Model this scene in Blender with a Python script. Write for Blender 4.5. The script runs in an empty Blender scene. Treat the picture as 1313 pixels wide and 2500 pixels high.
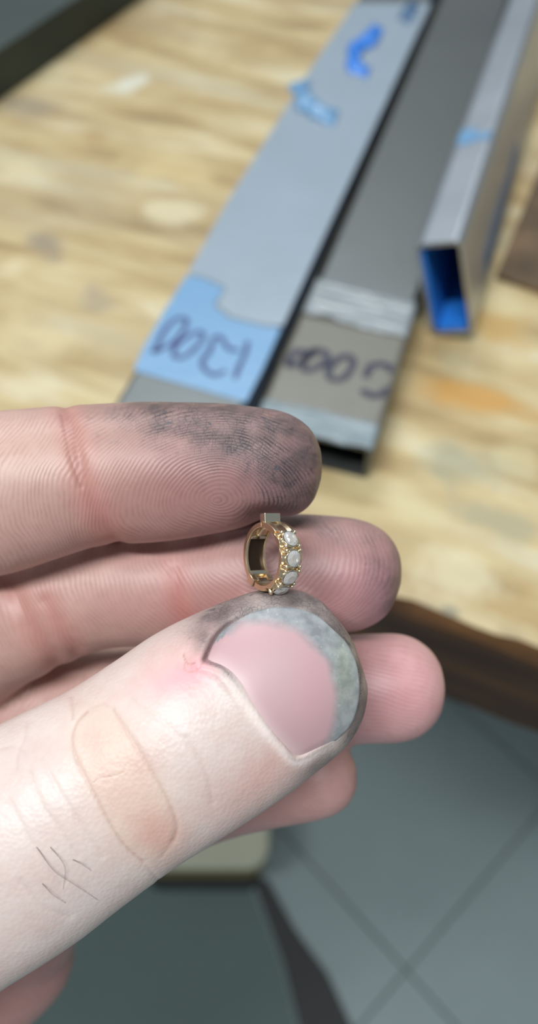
import bpy, bmesh, math, random
import numpy as np
from mathutils import Vector, Matrix, noise
from mathutils.bvhtree import BVHTree
random.seed(4); RNG = np.random.default_rng(4)

# ------------------------------------------------------------------ camera, world, lights, exposure
BENCH_Z = 0.85
CAM_H = BENCH_Z + 0.195
F, CX, CY = 1900.0, 656.5, 1250.0
PITCH = math.atan(2500 / F)
scene = bpy.context.scene
cam_d = bpy.data.cameras.new('camera'); cam = bpy.data.objects.new('camera', cam_d)
scene.collection.objects.link(cam); scene.camera = cam
cam.location = (0, 0, CAM_H); cam.rotation_euler = (math.pi / 2 - PITCH, 0, 0)
cam_d.sensor_fit = 'VERTICAL'; cam_d.sensor_height = 36; cam_d.lens = F / 2500 * 36
cam_d.clip_start = 0.005; cam_d.clip_end = 50
cam_d.dof.use_dof = True; cam_d.dof.focus_distance = 0.081; cam_d.dof.aperture_fstop = 16

world = bpy.data.worlds.new('world'); scene.world = world; world.use_nodes = True
bgn = world.node_tree.nodes['Background']
bgn.inputs[0].default_value = (0.80, 0.92, 1.0, 1); bgn.inputs[1].default_value = 0.26

def area(name, loc, target, sx, sy, power, col):
    d = bpy.data.lights.new(name, 'AREA'); d.shape = 'RECTANGLE'; d.size = sx; d.size_y = sy
    d.energy = power; d.color = col
    o = bpy.data.objects.new(name, d); scene.collection.objects.link(o)
    o.location = loc; o.rotation_euler = (Vector(target) - Vector(loc)).to_track_quat('-Z', 'Y').to_euler()
    return o
key = area('ceiling_tube_lamp', (-0.35, -0.42, 2.45), (0, 0.15, 0.9), 1.0, 0.16, 34, (0.97, 0.99, 1.0))
key.rotation_euler = (math.radians(-8), math.radians(-6), math.radians(-8))
area('ceiling_panel', (-0.2, 1.5, 2.6), (0, 0.3, 0.9), 1.2, 0.3, 22, (0.93, 0.98, 1.0))

scene.view_settings.view_transform = 'Standard'; scene.view_settings.look = 'None'
scene.view_settings.gamma = 1; scene.view_settings.use_curve_mapping = False
scene.view_settings.exposure = 0.0

# ------------------------------------------------------------------ geometry helpers
FW = np.array([0, math.cos(PITCH), -math.sin(PITCH)]); UP = np.array([0, math.sin(PITCH), math.cos(PITCH)])
RT = np.array([1.0, 0, 0]); CAMP = np.array([0, 0, CAM_H])

def on_plane(px, py, z):
    """a point of the horizontal plane z"""
    r = FW + RT * (px - CX) / F - UP * (py - CY) / F
    return CAMP + r * ((z - CAM_H) / r[2])

def at(px, py, D):
    """a point D millimetres deep"""
    d = D * 0.001
    return CAMP + d * (FW + RT * (px - CX) / F - UP * (py - CY) / F)

def to_px(co):
    d = co - CAMP; w = d @ FW
    return CX + F * (d @ RT) / w, CY - F * (d @ UP) / w, w * 1000

def lin(r, g, b, a=1):
    f = lambda c: (c / 255 / 12.92) if c / 255 <= 0.04045 else ((c / 255 + 0.055) / 1.055) ** 2.4
    return (f(r), f(g), f(b), a)

def link(o, parent=None):
    scene.collection.objects.link(o)
    if parent is not None:
        o.parent = parent
        o.matrix_parent_inverse = Matrix.Identity(4)
    return o

def mesh_obj(name, verts, faces, mat, parent=None, smooth=False, origin=None):
    """verts are world coordinates; the object's origin is put at `origin` (parent's when given)"""
    base = np.zeros(3)
    if parent is not None: base = np.array(parent['org'])
    elif origin is not None: base = np.array(origin)
    v = np.asarray(verts, float) - base
    me = bpy.data.meshes.new(name); me.from_pydata(v.tolist(), [], faces)
    bm = bmesh.new(); bm.from_mesh(me); bmesh.ops.recalc_face_normals(bm, faces=bm.faces[:]); bm.to_mesh(me); bm.free()
    if smooth: me.polygons.foreach_set('use_smooth', [True] * len(me.polygons))
    me.materials.append(mat); me.update()
    o = bpy.data.objects.new(name, me); link(o, parent)
    if parent is None: o.location = base
    o['org'] = base.tolist()
    return o

def empty(name, loc):
    o = bpy.data.objects.new(name, None); o.empty_display_size = 0.01; link(o); o.location = loc; o['org'] = list(map(float, loc)); return o

def tag(o, label=None, cat=None, group=None, kind=None):
    if label: o['label'] = label
    if cat: o['category'] = cat
    if group: o['group'] = group
    if kind: o['kind'] = kind
    return o

def bevel(o, w, seg=2):
    m = o.modifiers.new('edge', 'BEVEL'); m.width = w; m.segments = seg; m.limit_method = 'ANGLE'; m.angle_limit = math.radians(35)
    return o

def box_verts(c, ax, ay, az, sx, sy, sz):
    vs = []
    for k in (-.5, .5):
        for j in (-.5, .5):
            for i in (-.5, .5):
                vs.append(np.array(c) + ax * sx * i + ay * sy * j + az * sz * k)
    return vs
BOX_F = [(0, 1, 3, 2), (4, 6, 7, 5), (0, 4, 5, 1), (2, 3, 7, 6), (0, 2, 6, 4), (1, 5, 7, 3)]
EX, EY, EZ = np.eye(3)

def slab(name, poly, z0, z1, mat, parent=None, origin=None):
    n = len(poly)
    vs = [(p[0], p[1], z0) for p in poly] + [(p[0], p[1], z1) for p in poly]
    fs = [tuple(range(n))[::-1], tuple(range(n, 2 * n))] + [(i, (i + 1) % n, n + (i + 1) % n, n + i) for i in range(n)]
    return mesh_obj(name, vs, fs, mat, parent, origin=origin)

def resample(pts, n, closed=False):
    p = np.asarray(pts, float)
    if closed: p = np.vstack([p, p[:1]])
    d = np.r_[0, np.cumsum(np.linalg.norm(np.diff(p, axis=0), axis=1))]
    t = np.linspace(0, d[-1], n + (1 if closed else 0))
    q = np.stack([np.interp(t, d, p[:, k]) for k in range(p.shape[1])], 1)
    return q[:-1] if closed else q

def catmull(pts, n):
    """smooth curve through control rows (any columns), n samples, even in the first three columns"""
    p = np.asarray(pts, float); m = len(p)
    d = np.r_[0, np.cumsum(np.linalg.norm(np.diff(p[:, :3], axis=0), axis=1))]
    tan = np.gradient(p, d, axis=0)
    t = np.linspace(0, d[-1], n); i = np.clip(np.searchsorted(d, t, 'right') - 1, 0, m - 2)
    h = (d[i + 1] - d[i])[:, None]; u = ((t - d[i])[:, None]) / h
    h00 = 2*u**3 - 3*u**2 + 1; h10 = u**3 - 2*u**2 + u; h01 = -2*u**3 + 3*u**2; h11 = u**3 - u**2
    return h00*p[i] + h10*h*tan[i] + h01*p[i+1] + h11*h*tan[i+1], t, d[-1]

def tube_mesh(pts, radii, n=10):
    """round tube through world points -> verts, faces (closed ends)"""
    P = np.asarray(pts, float); T = np.gradient(P, axis=0); T /= np.linalg.norm(T, axis=1)[:, None]
    vs, fs = [], []
    a = np.array([0.3, 0.2, 0.93]); m = len(P)
    for i in range(m):
        u = np.cross(a, T[i]); u /= np.linalg.norm(u); w = np.cross(T[i], u)
        for k in range(n):
            th = 2 * math.pi * k / n
            vs.append(P[i] + radii[i] * (u * math.cos(th) + w * math.sin(th)))
    for i in range(m - 1):
        for k in range(n):
            k2 = (k + 1) % n
            fs.append((i*n + k, i*n + k2, (i+1)*n + k2, (i+1)*n + k))
    fs.append(tuple(range(n))[::-1]); fs.append(tuple(range((m-1)*n, m*n)))
    return vs, fs

# ------------------------------------------------------------------ materials
class NT:
    def __init__(s, name):
        s.m = bpy.data.materials.new(name); s.m.use_nodes = True; s.t = s.m.node_tree
        s.b = s.t.nodes['Principled BSDF']
    def n(s, typ, **kw):
        nd = s.t.nodes.new(typ)
        for k, v in kw.items():
            if k.startswith('i_'): nd.inputs[k[2:].replace('_', ' ')].default_value = v
            else: setattr(nd, k, v)
        return nd
    def l(s, a, b): s.t.links.new(a, b)
    def set(s, **kw):
        for k, v in kw.items(): s.b.inputs[k.replace('_', ' ')].default_value = v
    def coords(s, scale=(1, 1, 1), rot=(0, 0, 0), kind='Object'):
        tc = s.n('ShaderNodeTexCoord'); mp = s.n('ShaderNodeMapping')
        mp.inputs['Scale'].default_value = scale; mp.inputs['Rotation'].default_value = rot
        s.l(tc.outputs[kind], mp.inputs['Vector']); return mp.outputs[0]
    def noise(s, vec, scale, detail=4, rough=0.55, dist=0.0):
        nd = s.n('ShaderNodeTexNoise'); nd.inputs['Scale'].default_value = scale; nd.inputs['Detail'].default_value = detail
        nd.inputs['Roughness'].default_value = rough; nd.inputs['Distortion'].default_value = dist
        if vec is not None: s.l(vec, nd.inputs['Vector'])
        return nd.outputs['Fac']
    def ramp(s, fac, stops):
        r = s.n('ShaderNodeValToRGB'); e = r.color_ramp.elements
        while len(e) < len(stops): e.new(0.5)
        for k, (p, c) in enumerate(stops):
            e[k].position = p; e[k].color = c if len(c) == 4 else (*c, 1)
        s.l(fac, r.inputs[0]); return r.outputs[0]
    def mix(s, fac, a, b, typ='MIX'):
        m = s.n('ShaderNodeMix', data_type='RGBA', blend_type=typ)
        for i, v in ((0, fac), (6, a), (7, b)):
            if isinstance(v, (int, float)): m.inputs[i].default_value = v
            elif isinstance(v, tuple): m.inputs[i].default_value = v
            else: s.l(v, m.inputs[i])
        return m.outputs[2]
    def math(s, op, a, b=0.0, c=None):
        m = s.n('ShaderNodeMath', operation=op)
        for i, v in enumerate((a, b) if c is None else (a, b, c)):
            if isinstance(v, (int, float)): m.inputs[i].default_value = v
            else: s.l(v, m.inputs[i])
        return m.outputs[0]
    def bump(s, h, dist, strength=1.0, prev=None):
        b = s.n('ShaderNodeBump'); b.inputs['Distance'].default_value = dist; b.inputs['Strength'].default_value = strength
        s.l(h, b.inputs['Height'])
        if prev is not None: s.l(prev, b.inputs['Normal'])
        return b.outputs[0]
    def attr(s, name):
        a = s.n('ShaderNodeAttribute'); a.attribute_name = name; return a

def wood_mat(name, stops, grain, rough=0.6, patch=None, dab=None):
    t = NT(name); v = t.coords(scale=(grain[0], grain[1], grain[1]))
    n1 = t.noise(v, 1.0, 4, 0.5, 0.25)
    c = t.ramp(n1, stops)
    v2 = t.coords(scale=(grain[0] * 0.45, grain[1] * 0.5, grain[1] * 0.5))
    if patch:
        n2 = t.noise(v2, 1.0, 3, 0.55, 0.3)
        f = t.ramp(n2, [(0.5, (0, 0, 0)), (0.75, (1, 1, 1))])
        c = t.mix(t.math('MULTIPLY', f, 0.62), c, patch)
    v3 = t.coords(scale=(grain[0] * 0.8, grain[1] * 6, grain[1] * 6))
    n3 = t.noise(v3, 1.0, 4, 0.7)
    c = t.mix(0.16, c, t.ramp(n3, [(0.3, (0.25, 0.2, 0.13)), (0.7, (1, 0.95, 0.8))]), 'OVERLAY')
    if dab:
        tc = t.n('ShaderNodeTexCoord'); wn = t.n('ShaderNodeTexNoise'); wn.inputs['Scale'].default_value = 55; wn.inputs['Detail'].default_value = 4
        t.l(tc.outputs['Object'], wn.inputs['Vector'])
        for (x, y, rx, ry, col_, k) in dab:
            mp = t.n('ShaderNodeMapping'); mp.inputs['Location'].default_value = (-x / rx, -y / ry, 0); mp.inputs['Scale'].default_value = (1 / rx, 1 / ry, 0)
            t.l(tc.outputs['Object'], mp.inputs['Vector'])
            ln = t.n('ShaderNodeVectorMath', operation='LENGTH'); t.l(mp.outputs[0], ln.inputs[0])
            dd = t.math('ADD', ln.outputs['Value'], t.math('MULTIPLY', t.math('SUBTRACT', wn.outputs['Fac'], 0.5), 2.2))
            f = t.ramp(dd, [(0.35, (1, 1, 1)), (1.0, (0, 0, 0))])
            c = t.mix(t.math('MULTIPLY', f, k), c, col_)
    t.l(c, t.b.inputs['Base Color']); t.set(Roughness=rough)
    t.l(t.bump(n3, 0.0004, 0.5), t.b.inputs['Normal'])
    return t.m

def metal_mat(name, col, rough, streak=0.25, metallic=1.0, brush=(15, 400, 400), tint=None):
    t = NT(name); v = t.coords(scale=brush); n1 = t.noise(v, 1.0, 4, 0.6)
    v2 = t.coords(scale=(9, 30, 30)); n2 = t.noise(v2, 1.0, 3, 0.5)
    c = t.mix(t.math('MULTIPLY', n2, streak * 2), col, tuple(x * 0.55 for x in col[:3]) + (1,))
    if tint:
        n4 = t.noise(t.coords(scale=(14, 22, 22)), 1.0, 2, 0.5)
        c = t.mix(t.ramp(n4, [(0.45, (0, 0, 0)), (0.65, (0.6, 0.6, 0.6))]), c, tint)
    t.l(c, t.b.inputs['Base Color']); t.set(Metallic=metallic)
    t.l(t.math('ADD', t.math('MULTIPLY', n2, 0.2), rough - 0.1), t.b.inputs['Roughness'])
    t.l(t.bump(n1, 0.00008, 0.6), t.b.inputs['Normal'])
    return t.m

def plain_mat(name, col, rough=0.5, metallic=0.0, noise_scale=200, var=0.25, bumpd=0.0, **kw):
    t = NT(name); v = t.coords(); n1 = t.noise(v, noise_scale, 4)
    c = t.mix(t.math('MULTIPLY', n1, var * 2), col, tuple(x * 0.6 for x in col[:3]) + (1,))
    t.l(c, t.b.inputs['Base Color']); t.set(Roughness=rough, Metallic=metallic, **kw)
    if bumpd: t.l(t.bump(n1, bumpd), t.b.inputs['Normal'])
    return t.m

M = {}
M['steel_blue'] = metal_mat('bluish_steel', lin(154, 164, 176), 0.55, 0.2, brush=(400, 15, 400))
M['steel_dark'] = metal_mat('dull_steel', lin(120, 124, 124), 0.48, 0.25, brush=(400, 15, 400))
M['steel_light'] = metal_mat('bright_steel', lin(200, 206, 214), 0.4, 0.25, brush=(400, 15, 400))
M['steel_plate'] = metal_mat('dark_plate_steel', lin(84, 92, 90), 0.6, 0.2)
M['film_blue'] = plain_mat('blue_film', lin(106, 150, 188), 0.35, noise_scale=60, var=0.12, bumpd=0.0004)
M['film_pale'] = plain_mat('pale_clear_film', lin(146, 160, 172), 0.32, noise_scale=40, var=0.2, bumpd=0.0003)
M['film_deep'] = plain_mat('deep_blue_film', lin(42, 122, 214), 0.35, noise_scale=60, var=0.15)
M['film_side'] = plain_mat('shaded_blue_film', lin(70, 104, 140), 0.35, noise_scale=60, var=0.3)  # darker copy of the blue film, with the side face's shade in its colour
M['film_grey'] = plain_mat('grey_film', lin(112, 110, 101), 0.4, noise_scale=50, var=0.2, bumpd=0.0003)
M['tape'] = plain_mat('clear_tape', lin(142, 150, 154), 0.25, noise_scale=90, var=0.25, bumpd=0.0006)
M['crumple'] = plain_mat('crumpled_clear_film', lin(130, 144, 150), 0.28, noise_scale=90, var=0.25, bumpd=0.0005)
M['ink'] = plain_mat('marker_ink', lin(36, 34, 62), 0.5, noise_scale=300, var=0.3)
M['ink_blue'] = plain_mat('blue_marker_ink', lin(44, 58, 116), 0.5, noise_scale=300, var=0.3)
M['joint'] = plain_mat('dark_joint', lin(108, 120, 120), 0.9)
M['tile'] = plain_mat('floor_tile', lin(144, 160, 162), 0.55, noise_scale=14, var=0.18)
M['strip'] = plain_mat('dark_matte', lin(60, 61, 62), 0.8)
M['mat'] = plain_mat('shaded_floor_grey', lin(92, 110, 107), 0.8, noise_scale=10, var=0.2)  # floor grey with the shade in its colour, for the added sheet
M['pad_top'] = plain_mat('pale_pad', lin(186, 188, 168), 0.7, noise_scale=30)
M['pad_side'] = plain_mat('ochre_edge', lin(128, 112, 58), 0.7, noise_scale=30)

# ------------------------------------------------------------------ floor
fa = math.atan2(0.196, 0.212); fc = np.array([0.138, 0.103])
u2 = np.array([math.cos(fa), math.sin(fa)]); v2 = np.array([-u2[1], u2[0]])
floor = mesh_obj('floor', box_verts((0, 0.3, -0.012), EX, EY, EZ, 3.0, 3.0, 0.008), BOX_F, M['joint']); tag(floor, kind='structure')
me_tile = None
PT = 0.30
for i in range(-4, 5):
    for j in range(-4, 5):
        c = fc + u2 * (PT * (i + 0.5) + 0.03) + v2 * (PT * (j + 0.5))
        if me_tile is None:
            vs = box_verts((0, 0, -0.004), np.r_[u2, 0], np.r_[v2, 0], EZ, PT - 0.0025, PT - 0.0025, 0.008)
            o = mesh_obj('tile', vs, BOX_F, M['tile'], floor); me_tile = o.data
        else:
            o = bpy.data.objects.new('tile', me_tile); link(o, floor)
        o.location = (c[0], c[1], 0)

# pale pad and dark strip on the floor under the bench
def rounded(x0, x1, y0, y1, r, n=6):
    out = []
    for (cx, cy, a0) in ((x1 - r, y1 - r, 0), (x0 + r, y1 - r, 90), (x0 + r, y0 + r, 180), (x1 - r, y0 + r, 270)):
        for k in range(n + 1):
            a = math.radians(a0 + 90 * k / n); out.append((cx + r * math.cos(a), cy + r * math.sin(a)))
    return out
pc = on_plane(658, 2120, 0.17)
pad = empty('footrest', (pc[0] - 0.08, pc[1] + 0.06, 0.0)); tag(pad, 'pale topped footrest with ochre edge and a dark block for the shade beneath, on the grey floor', 'footrest')
X1, Y0 = float(pc[0]), float(pc[1])
slab('shade_block', rounded(X1 - 0.15, X1 - 0.012, Y0 + 0.012, Y0 + 0.11, 0.016), 0.0, 0.11, M['strip'], pad)  # dark block in place of the shade below the pad
bevel(slab('edge', rounded(X1 - 0.158, X1 - 0.003, Y0 + 0.003, Y0 + 0.12, 0.022), 0.11, 0.155, M['pad_side'], pad), 0.004, 3)
bevel(slab('cushion', rounded(X1 - 0.16, X1, Y0, Y0 + 0.122, 0.024), 0.155, 0.17, M['pad_top'], pad), 0.005, 3)
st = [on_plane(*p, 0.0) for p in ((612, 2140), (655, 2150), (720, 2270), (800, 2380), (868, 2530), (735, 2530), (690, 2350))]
strip = slab('floor_strip', [p[:2] for p in st], 0.0, 0.003, M['strip'], origin=(0.03, 0.12, 0))  # thin dark wedge, wider at the near end
tag(strip, 'dark tapering flat strip on the grey floor', 'strip')

gm = [on_plane(*p, 0.0) for p in ((608, 2150), (686, 2350), (730, 2530), (720, 2700), (-260, 2720), (-260, 2120), (300, 2060), (560, 2060))]
shade_o = slab('floor_shade_sheet', [p[:2] for p in gm], 0.0, 0.0026, M['mat'], origin=(-0.1, 0.12, 0)); tag(shade_o, 'dark grey green sheet added for the shade on the floor below the hand', 'mat')  # thin dark sheet in place of the shade on this part of the floor

# ------------------------------------------------------------------ workbench
e0 = on_plane(980, 1470, BENCH_Z); e1 = on_plane(1313, 1590, BENCH_Z)
ba = math.atan2(e1[1] - e0[1], e1[0] - e0[0]); bx = np.array([math.cos(ba), math.sin(ba), 0]); by = np.array([-bx[1], bx[0], 0])
TH = 0.049
STAINS = [(315,210,48,38,(204,204,188),.85),(110,175,90,38,(198,188,152),.6),(70,255,120,30,(136,126,110),.65),(330,60,190,70,(156,130,88),.55),(230,335,70,32,(160,128,84),.6),
          (400,415,170,50,(200,180,130),.6),(410,515,120,45,(208,198,164),.7),(120,600,80,40,(130,118,102),.75),(230,720,66,45,(140,130,114),.6),(30,650,50,50,(208,196,160),.6),(60,420,90,40,(204,190,150),.5),
          (100,830,150,60,(208,194,154),.6),(60,950,140,45,(208,198,168),.6),(560,300,60,50,(182,168,130),.5),(620,120,110,70,(160,134,90),.5),(1130,890,110,50,(196,186,148),.6),(1160,965,190,42,(190,142,70),.8),(1215,800,110,50,(184,148,84),.7),
          (1230,740,80,40,(204,192,150),.6),(1120,1130,170,60,(140,140,118),.65),(1210,1270,160,50,(152,150,126),.6),(1000,1240,110,60,(202,192,152),.6),(1130,1400,190,70,(208,200,166),.65),(860,1190,90,50,(196,184,140),.5),(1260,1120,80,50,(200,190,150),.5),
          (1040,1480,60,18,(110,112,100),.6),(1100,1490,30,14,(90,98,92),.6),(1240,1540,80,14,(150,140,110),.5)]
def bench_xy(px, py):
    p = on_plane(px, py, BENCH_Z) - np.array([e0[0], e0[1], BENCH_Z]); return float(p @ bx), float(p @ by)
DAB = []
for (x, y, rx, ry, c_, k_) in STAINS:
    X0, Y0 = bench_xy(x, y); DAB.append((X0, Y0, abs(bench_xy(x + rx, y)[0] - X0), abs(bench_xy(x, y - ry)[1] - Y0), lin(*c_), k_))
WOOD = wood_mat('worn_bench_wood', [(0.25, lin(134, 112, 76)), (0.42, lin(170, 148, 106)), (0.58, lin(188, 172, 132)), (0.75, lin(206, 198, 170))],
                (16, 62), 0.6, patch=lin(150, 142, 122), dab=DAB)
bench = empty('workbench', (e0[0], e0[1], 0.0)); tag(bench, 'worn wooden workbench with stained tan top and dark brown front edge', 'workbench')
bench.rotation_euler = (0, 0, ba)
def bench_child(name, me_v, me_f, mat, smooth=False):
    me = bpy.data.meshes.new(name); me.from_pydata([tuple(v) for v in me_v], [], me_f); me.materials.append(mat)
    bm = bmesh.new(); bm.from_mesh(me); bmesh.ops.recalc_face_normals(bm, faces=bm.faces[:]); bm.to_mesh(me); bm.free()
    o = bpy.data.objects.new(name, me); link(o, bench); return o
# tabletop: a slab with a ragged, rounded front edge (local x along the edge, y into the bench)
NX = 260; xs = np.linspace(-0.8, 0.8, NX)
prof = []
for x in xs:
    r = 0.0012 * noise.noise(Vector((x * 60, 1, 0))) + 0.0022 * max(0, noise.noise(Vector((x * 140, 5, 0))))
    d = 0.0015 * noise.noise(Vector((x * 45, 9, 0)))
    prof.append([(0.75, BENCH_Z - TH), (0.002 + d, BENCH_Z - TH), (d, BENCH_Z - TH + 0.002), (0.0 + d * 0.5, BENCH_Z - 0.006 - r),
                 (0.002 + r, BENCH_Z - 0.0015 - abs(r) * 0.4), (0.006 + r * 1.5, BENCH_Z), (0.75, BENCH_Z)])
K = len(prof[0]); vs = [(x, p[0], p[1]) for x, pr in zip(xs, prof) for p in pr]; fs = []
for i in range(NX - 1):
    for k in range(K):
        k2 = (k + 1) % K; fs.append((i*K + k, i*K + k2, (i+1)*K + k2, (i+1)*K + k))
fs.append(tuple(range(K))); fs.append(tuple(range((NX-1)*K, NX*K)))
top = bench_child('tabletop', vs, fs, WOOD)
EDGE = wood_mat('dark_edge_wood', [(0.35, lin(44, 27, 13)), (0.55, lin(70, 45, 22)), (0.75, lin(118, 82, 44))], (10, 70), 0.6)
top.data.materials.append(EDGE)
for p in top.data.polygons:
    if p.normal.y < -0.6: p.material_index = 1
for (lx, ly) in ((-0.75, 0.08), (0.75, 0.08), (-0.75, 0.68), (0.75, 0.68)):
    bench_child('leg', box_verts((lx, ly, (BENCH_Z - TH) / 2), EX, EY, EZ, 0.07, 0.07, BENCH_Z - TH), BOX_F, EDGE)

# ------------------------------------------------------------------ steel tubes
def hollow_tube(name, o, a, s, u, w, h, L, r, th, mat, parent):
    """rounded rectangular tube: corner o, axis a, width s*w, height u*h"""
    def ring(ins):
        rr = max(r - ins, 0.0004); pts = rounded(ins, w - ins, ins, h - ins, rr, 4); return pts
    out, inn = ring(0), ring(th); n = len(out); vs = []
    for d in (0, L):
        for ringp in (out, inn):
            for (x, y) in ringp: vs.append(o + s * x + u * y + a * d)
    fs = []
    for i in range(n):
        j = (i + 1) % n
        fs += [(i, j, 2*n + j, 2*n + i), (n + i, 3*n + i, 3*n + j, n + j), (i, n + i, n + j, j), (2*n + i, 2*n + j, 3*n + j, 3*n + i)]
    ob = mesh_obj(name, vs, fs, mat, parent)
    return ob

def ribbon(name, pts, zs, width, thick, mat, parent):
    """flat stroke of marker ink on a horizontal face"""
    P = resample(np.array([p[:2] for p in pts]), max(12, len(pts) * 4))
    for _ in range(2): P[1:-1] = (P[:-2] + 2 * P[1:-1] + P[2:]) / 4
    T = np.gradient(P, axis=0); T /= np.linalg.norm(T, axis=1)[:, None] + 1e-9; Nn = np.stack([-T[:, 1], T[:, 0]], 1)
    vs, fs = [], []
    for i in range(len(P)):
        w = width * (0.85 + 0.3 * noise.noise(Vector((i * 0.3, width * 900, 0))))
        for sg in (1, -1):
            for z in (zs, zs + thick): vs.append((*(P[i] + Nn[i] * w * sg / 2), z))
    for i in range(len(P) - 1):
        b, c = 4 * i, 4 * i + 4
        fs += [(b, b+1, c+1, c), (b+1, b+3, c+3, c+1), (b+3, b+2, c+2, c+3), (b+2, b, c, c+2)]
    fs += [(0, 2, 3, 1), (len(vs)-4, len(vs)-3, len(vs)-1, len(vs)-2)]
    return mesh_obj(name, vs, fs, mat, parent)

def crumpled_strip(name, pts_px, z, width_px, amp, mat, parent, seed):
    """torn film lifted off the steel in a wavy fold"""
    P = resample(np.array(pts_px, float), 26); T = np.gradient(P, axis=0); T /= np.linalg.norm(T, axis=1)[:, None]
    Nn = np.stack([-T[:, 1], T[:, 0]], 1); vs, fs = [], []; m = 9
    for i in range(26):
        for k in range(m):
            t = k / (m - 1) - 0.5; w = width_px * (0.7 + 0.5 * noise.noise(Vector((i * 0.25, seed, 0))))
            q = P[i] + Nn[i] * t * w
            zz = z + 0.0003 + amp * (1 - (2 * t) ** 2) * (0.55 + 0.45 * noise.noise(Vector((i * 0.4, k * 0.5, seed)))) * math.sin(math.pi * (i + .5) / 26)
            b = on_plane(q[0], q[1], z); vs.append((b[0], b[1], zz))
    for i in range(25):
        for k in range(m - 1): fs.append((i*m + k, i*m + k+1, (i+1)*m + k+1, (i+1)*m + k))
    o = mesh_obj(name, vs, fs, mat, parent, smooth=True)
    s = o.modifiers.new('thickness', 'SOLIDIFY'); s.thickness = 0.00015; return o

ta = np.array([0.294, 0.956, 0.0]); ta /= np.linalg.norm(ta); ts = np.array([ta[1], -ta[0], 0.0])
# tube under the blue film, marked 1200
H1 = 0.020; Z1 = BENCH_Z + H1
pL = on_plane(325, 905, Z1); pR = on_plane(600, 985, Z1); W1 = float((pR - pL) @ ts)
o1 = pL - ta * 0.034; o1[2] = BENCH_Z
tube1 = empty('steel_tube', o1 + ts * W1 / 2); tag(tube1, 'flat steel tube with blue film marked 1200, leftmost of the three tubes', 'steel tube', 'steel tubes on the workbench')
hollow_tube('body', o1, ta, ts, EZ, W1, H1, 0.62, 0.002, 0.0015, M['steel_dark'], tube1)
def film(name, px_poly, z, th, mat, parent):
    return slab(name, [on_plane(x, y, z)[:2] for x, y in px_poly], z, z + th, mat, parent)
film('film', [(326, 905), (352, 845), (402, 758), (456, 672), (500, 682), (548, 705), (522, 748), (560, 778), (640, 797), (686, 802), (640, 905), (600, 983), (460, 943)], Z1, 0.0002, M['film_blue'], tube1)
for k, (d0, d1) in enumerate(((0.033, 0.30), (0.31, 0.56))):
    c = o1 + ts * (W1 + 0.0001) + ta * (d0 + d1) / 2 + EZ * 0.0095
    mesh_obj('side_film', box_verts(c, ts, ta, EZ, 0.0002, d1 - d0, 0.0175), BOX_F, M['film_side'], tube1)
film('clear_film', [(458, 668), (502, 678), (552, 702), (530, 746), (566, 774), (640, 793), (690, 797), (824, 505), (884, 375), (1052, 8), (866, 8), (760, 165), (735, 205), (560, 484)], Z1, 0.0002, M['film_pale'], tube1)
crumpled_strip('torn_film', [(728, 200), (742, 250), (775, 275), (822, 292)], Z1, 62, 0.006, M['film_blue'], tube1, 1.0)
crumpled_strip('torn_film', [(925, 66), (905, 95), (862, 128), (866, 165), (900, 180)], Z1, 46, 0.006, M['film_deep'], tube1, 2.3)
crumpled_strip('torn_film', [(1012, 8), (1000, 30), (985, 55)], Z1, 46, 0.004, M['film_side'], tube1, 3.1)
z2p = lambda L, ox, oy, s: [(ox + x / s, oy + y / s) for x, y in L]
for st_ in ([(135,500),(190,420),(220,330),(290,230),(370,160),(450,145),(485,180),(450,260),(390,350),(320,420),(240,460),(170,480),(135,500)],
            [(610,290),(650,320),(620,390),(560,460),(480,530),(390,560),(340,530),(350,460),(410,390),(500,330),(570,290),(610,290)],
            [(1000,478),(900,470),(858,415),(815,338),(745,345),(725,430),(690,510),(635,570),(630,640),(690,705),(770,730),(865,680)],
            [(1085,390),(1070,480),(1040,560),(990,660),(955,765)]):
    ribbon('handwriting', [on_plane(x, y, Z1) for x, y in z2p(st_, 340, 740, 4.103)], Z1 + 0.0002, 0.0021, 0.00006, M['ink_blue'], tube1)

# tube under the grey film, marked 5000
H2 = 0.0145; Z2 = BENCH_Z + H2
qE = on_plane(905, 1102, Z2); qL = on_plane(892, 419, Z2); W2 = float((qE - qL) @ ts)
o2 = qL + ta * float((qE - qL) @ ta + 0.001); o2[2] = BENCH_Z
tube2 = empty('steel_tube', o2 + ts * W2 / 2); tag(tube2, 'flat grey steel tube marked 5000 with open end, between the two others', 'steel tube', 'steel tubes on the workbench')
hollow_tube('body', o2, ta, ts, EZ, W2, H2, 0.6, 0.0015, 0.0013, M['steel_dark'], tube2)
def band(name, d0, d1, z, th, mat, parent, o, w, wob=0.0, n=14, corr=0.0, skew=0.0):
    """thin sheet wrapped across a tube's top and lapping over both edges"""
    vs, fs = [], []; m = 24; e = 0.0004
    prof = [(-e, -0.006)] + [(-e + (w + 2*e) * k / m, 0.0) for k in range(m + 1)] + [(w + e, -0.006)]
    nd = max(2, n)
    for i in range(nd + 1):
        for (x, dz) in prof:
            t = i / nd; edge = wob * noise.noise(Vector((x * 160, d0 * 50, 3))) if i in (0, nd) else 0
            d = d0 + (d1 - d0) * t + edge + skew * (x / w - 0.5)
            zz = z + dz + th + (corr * (0.5 + 0.5 * math.sin(i * 2.4 + 2.5 * noise.noise(Vector((x * 60, i * .3, 0))))) if dz == 0 else 0)
            p = o + ts * x + ta * d; vs.append((p[0], p[1], zz))
    q = len(prof)
    for i in range(nd):
        for k in range(q - 1): fs.append((i*q + k, i*q + k+1, (i+1)*q + k+1, (i+1)*q + k))
    ob = mesh_obj(name, vs, fs, mat, parent, smooth=True); s = ob.modifiers.new('thickness', 'SOLIDIFY'); s.thickness = 0.00012; s.offset = -1
    return ob
def along(px, py): return float((on_plane(px, py, Z2) - o2) @ ta)
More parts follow.
